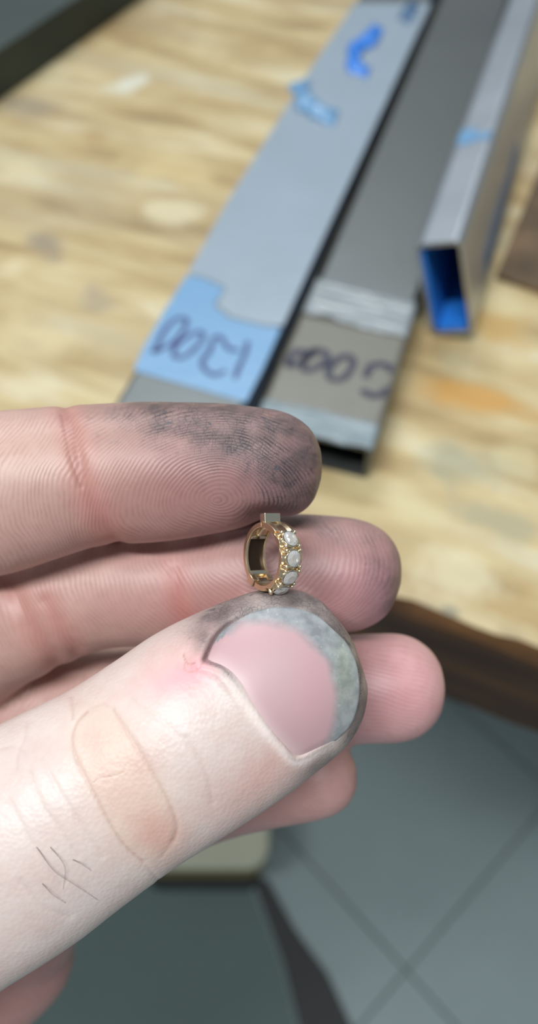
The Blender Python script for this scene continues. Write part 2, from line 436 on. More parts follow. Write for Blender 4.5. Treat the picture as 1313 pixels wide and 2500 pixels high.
dt0, dt1 = along(880, 800), along(880, 712)
dr = along(800, 1012)
band('grey_film', dr - 0.003, dt0 + 0.002, Z2, 0.0002, M['film_grey'], tube2, o2, W2, 0.001, skew=-0.001)
band('tape_band', dt0, dt1, Z2, 0.0005, M['tape'], tube2, o2, W2, 0.002, corr=0.0005, skew=-0.003)
band('crumpled_film', -0.001, dr, Z2, 0.0003, M['crumple'], tube2, o2, W2, 0.001, n=26, corr=0.0011)
for st_ in ([(150,290),(190,200),(260,140),(330,160),(320,230),(250,280),(150,290)],
            [(350,160),(440,140),(530,160),(540,220),(470,290),(380,330),(300,330),(310,260),(370,190),(440,150)],
            [(560,290),(640,220),(720,190),(780,220),(770,310),(700,400),(620,430),(550,400),(540,340),(570,280)],
            [(895,395),(940,285),(1040,270),(1135,295),(1110,345)], [(855,520),(950,572),(1060,562),(1098,495)]):
    ribbon('handwriting', [on_plane(x, y, Z2) for x, y in z2p(st_, 660, 820, 3.862)], Z2 + 0.00045, 0.0027, 0.00006, M['ink'], tube2)

# narrow tube leaning on its edge at the right, open end lined with blue film
yaw, lean, W3, H3 = 0.3248, 0.3132, 0.0165, 0.0386
ca = np.array([math.sin(yaw), math.cos(yaw), 0]); sd = np.array([math.cos(yaw), -math.sin(yaw), 0])
cs = sd * math.cos(lean) + EZ * math.sin(lean); cu = -sd * math.sin(lean) + EZ * math.cos(lean)
o3 = np.array([0.0613, 0.2322, BENCH_Z + 0.0003])
tube3 = empty('steel_tube', o3); tag(tube3, 'narrow steel tube leaning on its edge, open end lined with bright blue', 'steel tube', 'steel tubes on the workbench')
hollow_tube('body', o3, ca, cs, cu, W3, H3, 0.6, 0.003, 0.0014, M['steel_light'], tube3)
mesh_obj('blue_liner', box_verts(o3 + cs * 0.0021 + cu * H3 / 2 + ca * 0.03, cs, cu, ca, 0.0012, H3 - 0.006, 0.058), BOX_F, M['film_deep'], tube3)
mesh_obj('blue_liner', box_verts(o3 + cu * 0.0022 + cs * W3 / 2 + ca * 0.03, cs, cu, ca, W3 - 0.006, 0.0014, 0.058), BOX_F, M['film_deep'], tube3)
def t3_patch(x0, x1, d0, d1): 
    return mesh_obj('film_scrap', box_verts(o3 + cu * (H3 + 0.0002) + cs * (x0 + x1) / 2 + ca * (d0 + d1) / 2, cs, cu, ca, x1 - x0, 0.0005, d1 - d0), BOX_F, M['film_blue'], tube3)
t3_patch(0.002, 0.008, 0.070, 0.082); t3_patch(0.008, 0.0145, 0.072, 0.077)
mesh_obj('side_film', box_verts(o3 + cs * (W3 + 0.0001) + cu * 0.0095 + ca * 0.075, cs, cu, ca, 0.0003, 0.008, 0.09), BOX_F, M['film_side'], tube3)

# dark plate, far corner of the bench; thin dark brown piece beside the leaning tube
ZP = BENCH_Z + 0.022
p0 = on_plane(0, 118, ZP); p1 = on_plane(180, 0, ZP); pd = (p1 - p0) / np.linalg.norm(p1 - p0); pn = np.array([-pd[1], pd[0], 0])
poly = [p0 - pd * 0.12, p0 + pd * 0.25, p0 + pd * 0.25 + pn * 0.10, p0 - pd * 0.12 + pn * 0.10]
plate = bevel(slab('steel_plate', [p[:2] for p in poly], BENCH_Z, ZP, M['steel_plate'], origin=(p0[0], p0[1], BENCH_Z)), 0.0008)
tag(plate, 'dark grey steel plate lying at the far left of the workbench', 'steel plate')
ZB = BENCH_Z + 0.003
DARK_BROWN = wood_mat('dark_brown_grain', [(0.3, lin(62, 48, 34)), (0.55, lin(92, 74, 52)), (0.72, lin(150, 118, 84))], (30, 40), 0.65)
bp = [on_plane(*p, ZB) for p in ((1212, 668), (1345, 712), (1560, 330), (1420, 160))]
board = bevel(slab('flat_brown_piece', [p[:2] for p in bp], BENCH_Z, ZB, DARK_BROWN, origin=(bp[0][0], bp[0][1], BENCH_Z)), 0.0008)  # thin flat piece, darker and browner than the bench top
tag(board, 'dark brown thin flat piece beside the leaning narrow tube', 'board')
#HAND
# ------------------------------------------------------------------ hand: lofted fingers fused into one skin
SEG = 56
def loft(st, cap, rd, capx=2.0, n=110, startcap=True):
    """stations (px, py, depth mm, half width px) -> closed tube in world metres, plus its axis samples"""
    rows = []
    for (px, py, D, r) in st: rows.append([*at(px, py, D), r * D / F * 0.001])
    C, t, L = catmull(rows, n)
    P = C[:, :3]; R = C[:, 3].copy()
    c = cap * 0.001; s = t - (L - c); k = s > 0
    t2 = t.copy()
    # denser sampling in the cap
    R[k] *= np.maximum(1 - (s[k] / c) ** capx, 0) ** (1 / capx)
    c0 = R[0]
    if startcap:
        kk = t < c0; R[kk] *= np.sqrt(np.maximum(1 - ((c0 - t[kk]) / c0) ** 2, 0.0004))
    T = np.gradient(P, axis=0); T /= np.linalg.norm(T, axis=1)[:, None]
    view = -FW
    lat = np.cross(T, view); lat /= np.linalg.norm(lat, axis=1)[:, None]; dep = np.cross(lat, T)
    th = np.linspace(0, 2 * math.pi, SEG, endpoint=False)
    vs = []
    for i in range(n):
        for a in th:
            vs.append(P[i] + max(R[i], 2e-5) * (lat[i] * math.cos(a) + dep[i] * rd * math.sin(a)))
    fs = []
    for i in range(n - 1):
        for j in range(SEG):
            j2 = (j + 1) % SEG; fs.append((i*SEG + j, i*SEG + j2, (i+1)*SEG + j2, (i+1)*SEG + j))
    fs.append(tuple(range(SEG))[::-1]); fs.append(tuple(range((n-1)*SEG, n*SEG)))
    return vs, fs, P, C[:, 3]

FINGERS = {
 'index': ([(-640,1425,112,190),(-420,1320,101,190),(-215,1238,93,198),(0,1203,90.5,198),(110,1180,90,186),(205,1164,90,175),(400,1151,90,171),(550,1142,90,157),(640,1143,90,148),(790,1160,90.5,140)], 6.9, 0.92, 2.1),
 'middle': ([(-430,1760,120,175),(-180,1640,109,172),(0,1520,103,163),(80,1492,101.5,155),(200,1447,100,146),(440,1425,99.2,150),(650,1403,98.5,149),(850,1404,97.5,142),(982,1430,97,136)], 7.2, 0.92, 2.2),
 'ring': ([(-200,2080,125,170),(-60,1890,120,185),(100,1770,115,180),(400,1725,110,150),(700,1702,106,129),(870,1681,104.5,132),(1088,1683,104,134)], 7.4, 0.92, 2.1),
 'pinky': ([(-60,2380,130,122),(50,2295,127,120),(140,2150,120,112),(300,2050,115,104),(550,1945,109,98),(680,1912,106,101),(770,1894,105,103),(870,1868,104,100)], 5.6, 0.92, 2.1),
 'thumb': ([(-1000,2680,114,330),(-650,2480,95,320),(-350,2290,86,300),(-100,2135,83,288),(60,2043,82.5,279),(180,1970,82.7,262),(290,1903,83,250),(390,1840,83.6,250),(500,1768,84.5,252),(600,1708,85.3,243),(690,1655,86,228),(862,1556,87,214)], 9.2, 0.80, 2.25),
}
PALM = [
 ([(-700,1470,113,200),(-850,1900,125,230),(-1050,2500,138,260)], 1, 0.8),
 ([(-480,1790,121,195),(-700,2100,130,230),(-1050,2500,138,260)], 1, 0.8),
 ([(-240,2100,126,180),(-500,2300,133,220),(-1100,2550,138,260)], 1, 0.8),
 ([(150,2265,127,100),(45,2330,129,145),(-150,2450,132,170),(-600,2640,138,230),(-1100,2650,140,240)], 1, 0.85),
 ([(50,2450,131,110),(-70,2520,131,155),(-300,2640,134,200),(-700,2800,138,230),(-1150,2750,140,220)], 1, 0.85),
 ([(-1050,2560,138,330),(-1300,2800,145,330),(-1800,3300,165,330),(-2300,3850,190,330)], 1, 0.78),
 ([(-330,2290,90,250),(-700,2400,108,290),(-1050,2560,128,290)], 1, 0.8),
 ([(-560,1600,112,150),(-640,1900,112,190),(-700,2250,108,260)], 1, 0.8),
]
allv, allf = [], []; AX = {}; LV, LK = [], []
for nm, (st, cap, rd, cx_) in FINGERS.items():
    v, f, P_, R_ = loft(st, cap, rd, cx_)
    off = len(allv); allv += v; allf += [tuple(i + off for i in q) for q in f]; AX[nm] = (P_, R_)
    LV += [tuple(q) for q in v]; LK += [list(FINGERS).index(nm)] * len(v)
for st, cap, rd in PALM:
    v, f, P_, R_ = loft(st, R if False else 1.0, rd, 2.0, 40)
    off = len(allv); allv += v; allf += [tuple(i + off for i in q) for q in f]
HORG = at(300, 1700, 95)
me = bpy.data.meshes.new('raw'); me.from_pydata([tuple(np.array(p)) for p in allv], [], allf)
bm = bmesh.new(); bm.from_mesh(me); bmesh.ops.recalc_face_normals(bm, faces=bm.faces[:]); bm.to_mesh(me); bm.free()
# scale up for the fusing step, back down afterwards
raw = bpy.data.objects.new('raw', me); scene.collection.objects.link(raw)
co = np.empty(len(me.vertices) * 3); me.vertices.foreach_get('co', co); co = (co.reshape(-1, 3) - HORG) * 100; me.vertices.foreach_set('co', co.ravel()); me.update()
rm = raw.modifiers.new('fuse', 'REMESH'); rm.mode = 'VOXEL'; rm.voxel_size = 0.07
dg = bpy.context.evaluated_depsgraph_get(); ev = raw.evaluated_get(dg); me2 = bpy.data.meshes.new_from_object(ev)
bpy.data.objects.remove(raw)
co = np.empty(len(me2.vertices) * 3); me2.vertices.foreach_get('co', co); co = co.reshape(-1, 3) * 0.01 + HORG

def edges_of(me):
    e = np.empty(len(me.edges) * 2, np.int64); me.edges.foreach_get('vertices', e); return e.reshape(-1, 2)
def smooth_co(co, E, it, lam=0.5, mask=None):
    n = len(co); deg = np.bincount(E.ravel(), minlength=n)[:, None].astype(float)
    for _ in range(it):
        s = np.stack([np.bincount(E[:, 0], co[E[:, 1], k], n) + np.bincount(E[:, 1], co[E[:, 0], k], n) for k in range(3)], 1)
        d = (s / np.maximum(deg, 1) - co) * lam
        if mask is not None: d *= mask[:, None]
        co = co + d
    return co
E0 = edges_of(me2)
co = smooth_co(co, E0, 6, 0.5)
# hide-side smoothing where the fingers meet the palm (left of the frame)
px, py, dd = to_px(co); co = smooth_co(co, E0, 40, 0.5, np.clip((-60 - px) / 200, 0, 1))
me2.vertices.foreach_set('co', (co - HORG).ravel()); me2.update()
# finer mesh where the picture shows the skin
for lim in (-0.25, -0.12):
    npol = len(me2.polygons); c_ = np.empty(npol * 3); n_ = np.empty(npol * 3)
    me2.polygons.foreach_get('center', c_); me2.polygons.foreach_get('normal', n_)
    c_ = c_.reshape(-1, 3) + HORG; n_ = n_.reshape(-1, 3); v_ = CAMP - c_; v_ /= np.linalg.norm(v_, axis=1)[:, None]
    qx, qy, _ = to_px(c_)
    sel = np.where((qx > -60) & (qx < 1150) & (qy > 940) & (qy < 2560) & ((n_ * v_).sum(1) > lim))[0]
    bm = bmesh.new(); bm.from_mesh(me2); bm.faces.ensure_lookup_table()
    es = list({e for i in sel.tolist() for e in bm.faces[i].edges})
    bmesh.ops.subdivide_edges(bm, edges=es, cuts=1, use_grid_fill=True)
    bm.to_mesh(me2); bm.free(); me2.update()
co = np.empty(len(me2.vertices) * 3); me2.vertices.foreach_get('co', co); co = co.reshape(-1, 3) + HORG
E0 = edges_of(me2); co = smooth_co(co, E0, 12, 0.5)

def normals(co):
    me2.vertices.foreach_set('co', (co - HORG).ravel()); me2.update()
    n = np.empty(len(me2.vertices) * 3); me2.vertex_normals.foreach_get('vector', n); return n.reshape(-1, 3)
NR = normals(co); NV = len(co)
# which digit each point belongs to
from mathutils.kdtree import KDTree
kd = KDTree(len(LV))
for i, (p, k) in enumerate(zip(LV, LK)): kd.insert(p, k)
kd.balance(); fid = np.array([kd.find(p)[1] for p in co.tolist()])
px, py, dd = to_px(co)
vd = CAMP - co; vd /= np.linalg.norm(vd, axis=1)[:, None]; facing = (NR * vd).sum(1)
isf = {nm: (fid == k) for k, nm in enumerate(FINGERS)}
T = isf['thumb']

def pdist(poly, m):
    """distance in picture-sized units of the points m to a polyline on the skin"""
    q = np.stack([px[m], py[m]], 1); P_ = np.asarray(poly, float); d = np.full(len(q), 1e9)
    for a, b in zip(P_[:-1], P_[1:]):
        ab = b - a; t = np.clip(((q - a) @ ab) / (ab @ ab), 0, 1); d = np.minimum(d, np.linalg.norm(q - a - t[:, None] * ab, axis=1))
    return d
def blob(cx, cy, rx, ry, ang=0.0):
    a = math.radians(ang); x = px - cx; y = py - cy
    u = (x * math.cos(a) + y * math.sin(a)) / rx; v = (-x * math.sin(a) + y * math.cos(a)) / ry
    return np.exp(-(u * u + v * v))
def nz(scale, seed):
    out = np.zeros(NV); idx = np.where(vis)[0]
    for i in idx: out[i] = noise.noise(Vector((co[i] - HORG) * scale) + Vector((seed, 0, 0)))
    return out
vis = (facing > -0.3) & (px > -80) & (px < 1160) & (py > 900)
n_lo = nz(140, 1.0); n_mid = nz(600, 5.0)

crease = np.zeros(NV); red = np.zeros(NV)
disp = n_lo * 0.00012 + n_mid * 0.00002
def groove(nm, poly, w, depth, c=1.0, r=0.0, rw=3.0):
    m = np.where(isf[nm] & vis)[0]; d = pdist(catmull2(poly), m)
    g = np.exp(-(d / w) ** 2); disp[m] -= depth * 0.001 * g; disp[m] += depth * 0.00010 * np.exp(-((d - 2.4 * w) / w) ** 2)
    crease[m] = np.maximum(crease[m], c * np.exp(-(d / (w * 0.55)) ** 2))
    if r: red[m] = np.maximum(red[m], r * np.exp(-(d / (w * rw)) ** 2))
def catmull2(poly):
    p = np.c_[np.asarray(poly, float), np.zeros(len(poly))]
    return catmull(p, max(8, len(poly) * 6))[0][:, :2] if len(poly) > 2 else np.asarray(poly, float)
groove('index', [(160,1000),(178,1060),(190,1110),(200,1165),(222,1225),(250,1285),(290,1330)], 16, 0.28, 0.25, 0.45, 3.0)
groove('index', [(150,1010),(172,1120),(196,1190)], 5, 0.08, 0.4)
groove('middle', [(425,1395),(432,1440),(444,1490),(470,1530)], 16, 0.14, 0.08, 0.5, 2.2)
groove('middle', [(20,1420),(60,1500),(95,1560),(140,1620)], 24, 0.45, 0.12, 0.35, 1.8)
groove('middle', [(110,1470),(150,1540),(185,1590)], 20, 0.35, 0.12, 0.35, 1.8)
groove('thumb', [(212,1738),(195,1753),(177,1794),(185,1849),(212,1904),(240,1958),(274,2020),(308,2068),(350,2104)], 6, 0.10, 0.55)
groove('thumb', [(225,1728),(250,1719),(272,1727)], 7, 0.05, 0.2)
groove('thumb', [(276,1732),(302,1773),(336,1828),(370,1883),(398,1931),(421,1979),(432,2020),(425,2054)], 7, 0.09, 0.42)
groove('thumb', [(395,2092),(411,2070),(425,2050)], 5, 0.04, 0.2)
groove('thumb', [(350,2104),(375,2135),(395,2160)], 5, 0.05, 0.2)
groove('thumb', [(322,1705),(411,1773),(480,1849),(521,1924)], 8, 0.05, 0.12)
groove('thumb', [(455,1800),(500,1880),(520,1960)], 6, 0.06, 0.14)
groove('thumb', [(171,1700),(176,1753)], 6, 0.12, 0.3)
groove('thumb', [(66,1760),(60,1801),(45,1840),(41,1880)], 7, 0.06, 0.15)
groove('thumb', [(0,1830),(30,1822),(60,1835)], 5, 0.05, 0.2)
groove('thumb', [(70,1880),(100,1960),(150,2030),(190,2090)], 7, 0.08, 0.12)
groove('thumb', [(100,1850),(150,1940),(210,2030),(250,2090)], 7, 0.08, 0.1)
groove('thumb', [(20,1950),(80,2060),(150,2160)], 7, 0.08, 0.1)
groove('thumb', [(50,2150),(110,2215),(170,2240)], 7, 0.08, 0.1)
groove('thumb', [(228,1911),(245,1900),(261,1897),(280,1894),(301,1886)], 3.0, 0.02, 0.4)
groove('thumb', [(447,1597),(452,1612),(462,1622),(476,1618)], 3.5, 0.05, 0.9)
groove('thumb', [(452,1612),(450,1635),(470,1640),(500,1615)], 3.5, 0.04, 0.5)
disp[isf['index']] -= 0.0012 * np.exp(-(((px - 655) / 60) ** 2 + ((py - 1275) / 34) ** 2))[isf['index']]     # pad pressed in by the earring
co = co + NR * disp[:, None]

# ---- thumbnail: bed carved in the skin, plate added as a part
OUT = np.array([(498,1612),(515,1572),(535,1542),(575,1513),(621,1493),(674,1482),(727,1486),(773,1503),(813,1537),(846,1570),(868,1615),(877,1665),(874,1718),(855,1771),(822,1806),(775,1834),(720,1854),
                (687,1824),(648,1778),(611,1725),(575,1665),(542,1630),(515,1618)], float)
out_s = resample(catmull(np.c_[np.vstack([OUT, OUT[:1]]), np.zeros(len(OUT) + 1)], 400)[0][:, :2][:-1], 176, True)
ctr = np.array([700.0, 1665.0])
m = T & (facing > 0.35) & vis
inner = ctr + (out_s - ctr) * 0.86
def inside(poly, x, y):
    r = np.zeros(len(x), bool); n = len(poly); j = n - 1
    for i in range(n):
        xi, yi = poly[i]; xj, yj = poly[j]
        c = ((yi > y) != (yj > y)) & (x < (xj - xi) * (y - yi) / (yj - yi + 1e-12) + xi); r ^= c; j = i
    return r
fit_m = m.copy(); fit_m[m] = inside(inner, px[m], py[m])
def basis(x, y):
    u = (x - 700) / 200; v = (y - 1665) / 200
    return np.stack([np.ones_like(u), u, v, u*u, u*v, v*v, u**4, v**4, u*u*v*v], 1)
coef = np.linalg.lstsq(basis(px[fit_m], py[fit_m]), dd[fit_m], rcond=None)[0]
def axd_(x, y): return ((x - 700) * 0.80 - (y - 1665) * 0.60) / 200
def ux_(x, y): return (x - 700) * 0.6 + (y - 1665) * 0.8
import time
print('nail fit', np.abs(basis(px[fit_m], py[fit_m]) @ coef - dd[fit_m]).max(), NV)
def nail_depth(x, y): return basis(np.asarray(x, float), np.asarray(y, float)) @ coef
m = np.where(T & vis & (facing > -0.1) & (px > 420) & (py > 1430))[0]
ins = inside(out_s, px[m], py[m]); de = pdist(np.vstack([out_s, out_s[:1]]), m)
sd_ = np.where(ins, -de, de)
zn = nail_depth(px[m], py[m])
dnew = dd[m].copy()
prox_w = np.clip((0.30 - axd_(px[m], py[m])) / 0.3, 0, 1) * np.clip((ux_(px[m], py[m]) + 150) / 60, 0, 1)
carve = np.clip(0.5 - (sd_ + 9 * prox_w) / 10.0, 0, 1)
dnew = np.where(carve > 0, np.maximum(dnew, dnew * (1 - carve) + (zn + 0.42) * carve), dnew)
# folds of skin beside and behind the plate
ux = px[m] - ctr[0]; uy = py[m] - ctr[1]
axd = (ux * 0.80 + uy * -0.60) / 200
fold = np.clip((0.45 - axd) / 0.35, 0, 1)
side_up = np.clip(-(ux * 0.6 + uy * 0.8) / 120, 0, 1) * np.clip((0.35 - axd) / 0.3, 0, 1)
lift = (0.16 * fold + 0.22 * side_up) * np.exp(-((sd_ - 16) / 17) ** 2)
dnew = dnew - lift
cuticle = np.zeros(NV); cuticle[m] = np.exp(-((sd_ - 6) / 12) ** 2) * prox_w
fold_line = np.exp(-((sd_ - 1) / 6) ** 2)
scale = dnew / dd[m]
co[m] = CAMP + (co[m] - CAMP) * scale[:, None]
co = smooth_co(co, E0, 2, 0.4)
NR = normals(co)

# ---- colours of the skin, shade painted at palm base and nail fold, soot, ridges
def srgb(c): 
    c = np.asarray(c, float) / 255; return np.where(c <= 0.04045, c / 12.92, ((c + 0.055) / 1.055) ** 2.4)
col = np.tile(srgb((188, 154, 145)), (NV, 1))
def paint(w, rgb):
    global col
    w = np.clip(w, 0, 1)[:, None]; col = col * (1 - w) + srgb(rgb) * w
PALMSIDE = ~T
paint((fid == 3) * (py > 2230) * 1.0, (150, 118, 108))  # palm base painted darker for the shade behind the thumb
paint(T * 1.0, (208, 192, 185))
paint(isf['index'] * blob(430, 1200, 330, 170) * 0.9, (164, 120, 116))
paint(isf['index'] * blob(700, 1200, 130, 130) * 0.6, (168, 126, 130))
paint(isf['index'] * blob(40, 1120, 230, 130) * 0.65, (198, 170, 154))
paint(isf['middle'] * blob(80, 1500, 260, 130) * 0.5, (176, 142, 130))
paint(isf['middle'] * blob(650, 1440, 380, 160) * 0.8, (164, 118, 115))
paint(isf['middle'] * blob(900, 1450, 140, 140) * 0.7, (176, 128, 134))
paint(isf['ring'] * blob(960, 1680, 200, 200) * 0.9, (206, 154, 157))
paint(isf['pinky'] * 0.6, (186, 142, 139))
paint(T * blob(470, 1640, 110, 40, -20) * 0.75, (228, 160, 170))
paint(T * blob(440, 1585, 140, 45, -32) * 0.5, (206, 160, 154))
paint(T * blob(640, 1900, 170, 70, -40) * 0.6, (208, 164, 154))
oval = T * inside(np.array([(274,1727),(225,1728),(195,1753),(178,1794),(185,1849),(240,1958),(308,2068),(350,2100),(384,2097),(425,2054),(432,2020),(421,1979),(370,1883),(302,1773)], float), px, py)
ov = T * np.clip(blob(300, 1910, 88, 185, -26) * 1.5, 0, 1)
paint(ov * 0.40 + oval * 0.06, (208, 172, 146))
paint(T * blob(390, 2040, 60, 60) * 0.5, (208, 158, 140))
paint(T * blob(600, 1700, 90, 30, 52) * 0.6, (232, 214, 204))
paint(cuticle * T * 0.75, (234, 220, 214))
paint(red * 0.75, (184, 104, 92))
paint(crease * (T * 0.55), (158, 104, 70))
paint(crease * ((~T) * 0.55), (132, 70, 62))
soot = np.zeros(NV)
I_ = isf['index']; soot += I_ * np.clip(0.95 * blob(610, 1000, 330, 95, 8) + 1.0 * blob(760, 1120, 100, 150) + 0.75 * blob(660, 1080, 190, 130) + 0.5 * blob(655, 1265, 70, 55) + 0.28 * blob(420, 1010, 200, 70), 0, 1)
soot += isf['middle'] * np.clip(0.55 * blob(790, 1275, 150, 50, 12) + 0.55 * blob(960, 1420, 60, 110) + 0.2 * blob(800, 1400, 170, 100) + .5 * blob(620, 1300, 60, 40), 0, 1)
st_t = np.zeros(NV); mm = m
tipside = np.clip((axd - 0.0) / 0.35, 0, 1)
st_t[mm] = np.clip(np.exp(-(np.maximum(sd_ - 14, 0) / 45) ** 2) * np.maximum(tipside, np.clip(-(ux * 0.6 + uy * 0.8) / 150, 0, 1) * 0.9 * np.clip((axd + 0.72) / 0.35, 0, 1)), 0, 1)
st_t += 0.75 * blob(560, 1492, 110, 34, -28) + 0.5 * blob(800, 1850, 90, 30, -40)
dk = np.zeros(NV); dk[mm] = fold_line * np.clip(tipside * 0.9 + side_up * 1.2 + np.clip((ux * 0.6 + uy * 0.8 - 130) / 60, 0, 1) * 0.5, 0, 1) * np.clip((axd + 0.8) / 0.2, 0, 1)  # dark line along the nail fold: soot plus painted shade of the overhang
soot += T * np.clip(st_t * 1.15, 0, 1); soot = np.clip(np.maximum(soot, dk * T * 0.95), 0, 1)  # soot mask also carries the painted overhang shade at the nail fold
n_soot = nz(420, 20.0); soot = np.clip(soot * (1 + 0.55 * n_soot), 0, 1)

phase = np.zeros(NV); rmask = np.zeros(NV); wob = nz(170, 40.0) * 30 + nz(420, 60.0) * 5
for nm, (cx_, cy_, kx, ky, per) in {'index': (528, 1225, 0.85, 1.25, 9.3), 'middle': (640, 1355, 0.9, 1.2, 10.5), 'ring': (880, 1960, 0.9, 1.0, 11.5), 'pinky': (690, 2010, 0.9, 1.1, 10.0)}.items():
    k = isf[nm]; phase[k] = (np.sqrt(((px[k] - cx_) * kx) ** 2 + ((py[k] - cy_) * ky) ** 2) + wob[k]) / per * 2 * math.pi
    rmask[k] = np.clip(facing[k] * 1.6, 0, 1) * {'index': 1.0, 'middle': 0.75, 'ring': 0.8, 'pinky': 0.6}[nm]
me2.vertices.foreach_set('co', (co - HORG).ravel())
def put(name, arr, typ='FLOAT', me=me2):
    a = me.attributes.new(name, typ, 'POINT')
    if typ == 'FLOAT': a.data.foreach_set('value', np.asarray(arr, np.float32))
    else: a.data.foreach_set('color', np.c_[arr, np.ones(len(arr))].astype(np.float32).ravel())
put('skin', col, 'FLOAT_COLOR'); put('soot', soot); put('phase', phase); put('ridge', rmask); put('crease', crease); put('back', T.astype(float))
me2.polygons.foreach_set('use_smooth', [True] * len(me2.polygons)); me2.update()

t = NT('skin')
base = t.attr('skin').outputs['Color']; sootA = t.attr('soot').outputs['Fac']; ph = t.attr('phase').outputs['Fac']
rg = t.attr('ridge').outputs['Fac']; crA = t.attr('crease').outputs['Fac']; bk = t.attr('back').outputs['Fac']
ob = t.coords()
w1 = t.math('MULTIPLY', t.math('SUBTRACT', t.noise(ob, 900, 2), 0.5), 2.6)
sine = t.math('SINE', t.math('ADD', ph, w1))
ridge = t.math('MULTIPLY', t.math('ADD', t.math('MULTIPLY', sine, 0.5), 0.5), rg)
brk = t.ramp(t.noise(ob, 700, 2), [(0.35, (0.35, 0.35, 0.35)), (0.6, (1, 1, 1))])
valley = t.math('MULTIPLY', t.math('MULTIPLY', t.math('SUBTRACT', 1.0, t.math('ADD', t.math('MULTIPLY', sine, 0.5), 0.5)), rg), brk)
mot = t.noise(ob, 260, 4, 0.6)
c = t.mix(0.35, base, t.ramp(mot, [(0.3, (0.42, 0.36, 0.36)), (0.7, (0.6, 0.6, 0.6))]), 'OVERLAY')
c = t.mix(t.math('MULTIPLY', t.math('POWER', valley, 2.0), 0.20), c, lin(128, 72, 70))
vor = t.n('ShaderNodeTexVoronoi', feature='DISTANCE_TO_EDGE'); vor.inputs['Scale'].default_value = 1500
dist = t.n('ShaderNodeVectorMath', operation='ADD'); t.l(ob, dist.inputs[0])
nzc = t.n('ShaderNodeTexNoise'); nzc.inputs['Scale'].default_value = 500; t.l(ob, nzc.inputs['Vector'])
sc_ = t.n('ShaderNodeVectorMath', operation='SCALE'); sc_.inputs['Scale'].default_value = 0.0012; t.l(nzc.outputs['Color'], sc_.inputs[0]); t.l(sc_.outputs[0], dist.inputs[1])
t.l(dist.outputs[0], vor.inputs['Vector'])
crack = t.ramp(vor.outputs['Distance'], [(0.0, (1, 1, 1)), (0.06, (0, 0, 0))])
patchn = t.ramp(t.noise(ob, 330, 4, 0.65), [(0.40, (0, 0, 0)), (0.62, (1, 1, 1))])
film_s = t.math('MULTIPLY', sootA, t.math('ADD', t.math('MULTIPLY', patchn, 0.22), 0.62))
c = t.mix(film_s, c, lin(72, 66, 69))
lines = t.math('MULTIPLY', t.math('MAXIMUM', t.math('MULTIPLY', crack, 0.55), t.math('MULTIPLY', t.math('POWER', valley, 2.0), 0.95)), sootA)
lines = t.math('MULTIPLY', lines, t.ramp(t.noise(ob, 260, 3), [(0.38, (0.1, 0.1, 0.1)), (0.58, (1, 1, 1))]))
c = t.mix(t.math('MULTIPLY', lines, 0.95), c, lin(40, 36, 40))
flk = t.ramp(t.noise(ob, 560, 3, 0.6), [(0.66, (0, 0, 0)), (0.70, (1, 1, 1))])
c = t.mix(t.math('MULTIPLY', t.math('MULTIPLY', flk, sootA), 0.7), c, lin(66, 66, 76))
t.l(c, t.b.inputs['Base Color'])
pore = t.n('ShaderNodeTexVoronoi', feature='F1'); pore.inputs['Scale'].default_value = 2300; t.l(ob, pore.inputs['Vector'])
b1 = t.bump(t.math('MULTIPLY', pore.outputs['Distance'], t.math('ADD', t.math('MULTIPLY', bk, 0.85), 0.15)), 0.00007, 0.4)
b2 = t.bump(ridge, 0.000045, 0.45, b1)
b3 = t.bump(t.math('MULTIPLY', t.math('ADD', crA, t.math('MULTIPLY', crack, t.math('MULTIPLY', sootA, 0.5))), -1.0), 0.00007, 0.5, b2)
t.l(b3, t.b.inputs['Normal'])
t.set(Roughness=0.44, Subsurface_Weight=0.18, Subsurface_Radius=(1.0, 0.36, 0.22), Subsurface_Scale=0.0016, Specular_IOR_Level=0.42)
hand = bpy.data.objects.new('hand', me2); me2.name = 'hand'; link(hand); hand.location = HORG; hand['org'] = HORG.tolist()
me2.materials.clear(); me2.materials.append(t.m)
tag(hand, 'bare hand with soot stained fingertips pinching the small gold hoop earring', 'hand')

# nail plate
NA, NRI = len(out_s), 44; ctr_d = ctr
gv = []
for i in range(NRI + 1):
    k = (i / NRI)
    q = ctr + (out_s - ctr) * k
    z = nail_depth(q[:, 0], q[:, 1])
    for (x, y), d in zip(q, z): gv.append((x, y, d + 0.3 * np.clip((k - 0.9) / 0.1, 0, 1) * np.clip((0.25 - axd_(x, y)) / 0.3, 0, 1)))
gv = np.array(gv)
topv = np.array([at(x, y, d + 0.02) for x, y, d in gv]); botv = np.array([at(x, y, d + 0.45) for x, y, d in gv[-NA:]])
vs = np.vstack([topv, botv]); fs = []
for i in range(NRI):
    for j in range(NA):
        j2 = (j + 1) % NA
        if i == 0: fs.append((j, (i+1)*NA + j2, (i+1)*NA + j))
        else: fs.append((i*NA + j, i*NA + j2, (i+1)*NA + j2, (i+1)*NA + j))
b0 = NRI * NA; b1_ = (NRI + 1) * NA
for j in range(NA): j2 = (j + 1) % NA; fs.append((b0 + j, b0 + j2, b1_ + j2, b1_ + j))
t = NT('nail')
nail = mesh_obj('thumbnail', vs, fs, t.m, hand, smooth=True); tag(nail, 'short pink thumbnail with grey dirty free edge')
X = np.r_[gv[:, 0], gv[-NA:, 0]]; Y = np.r_[gv[:, 1], gv[-NA:, 1]]
FREE = np.array([(560,1545),(595,1523),(640,1519),(690,1526),(727,1542),(780,1592),(808,1640),(822,1690),(823,1730),(805,1795),(775,1850)], float)
FREE = catmull(np.c_[FREE, np.zeros(len(FREE))], 120)[0][:, :2]
q = np.stack([X, Y], 1)
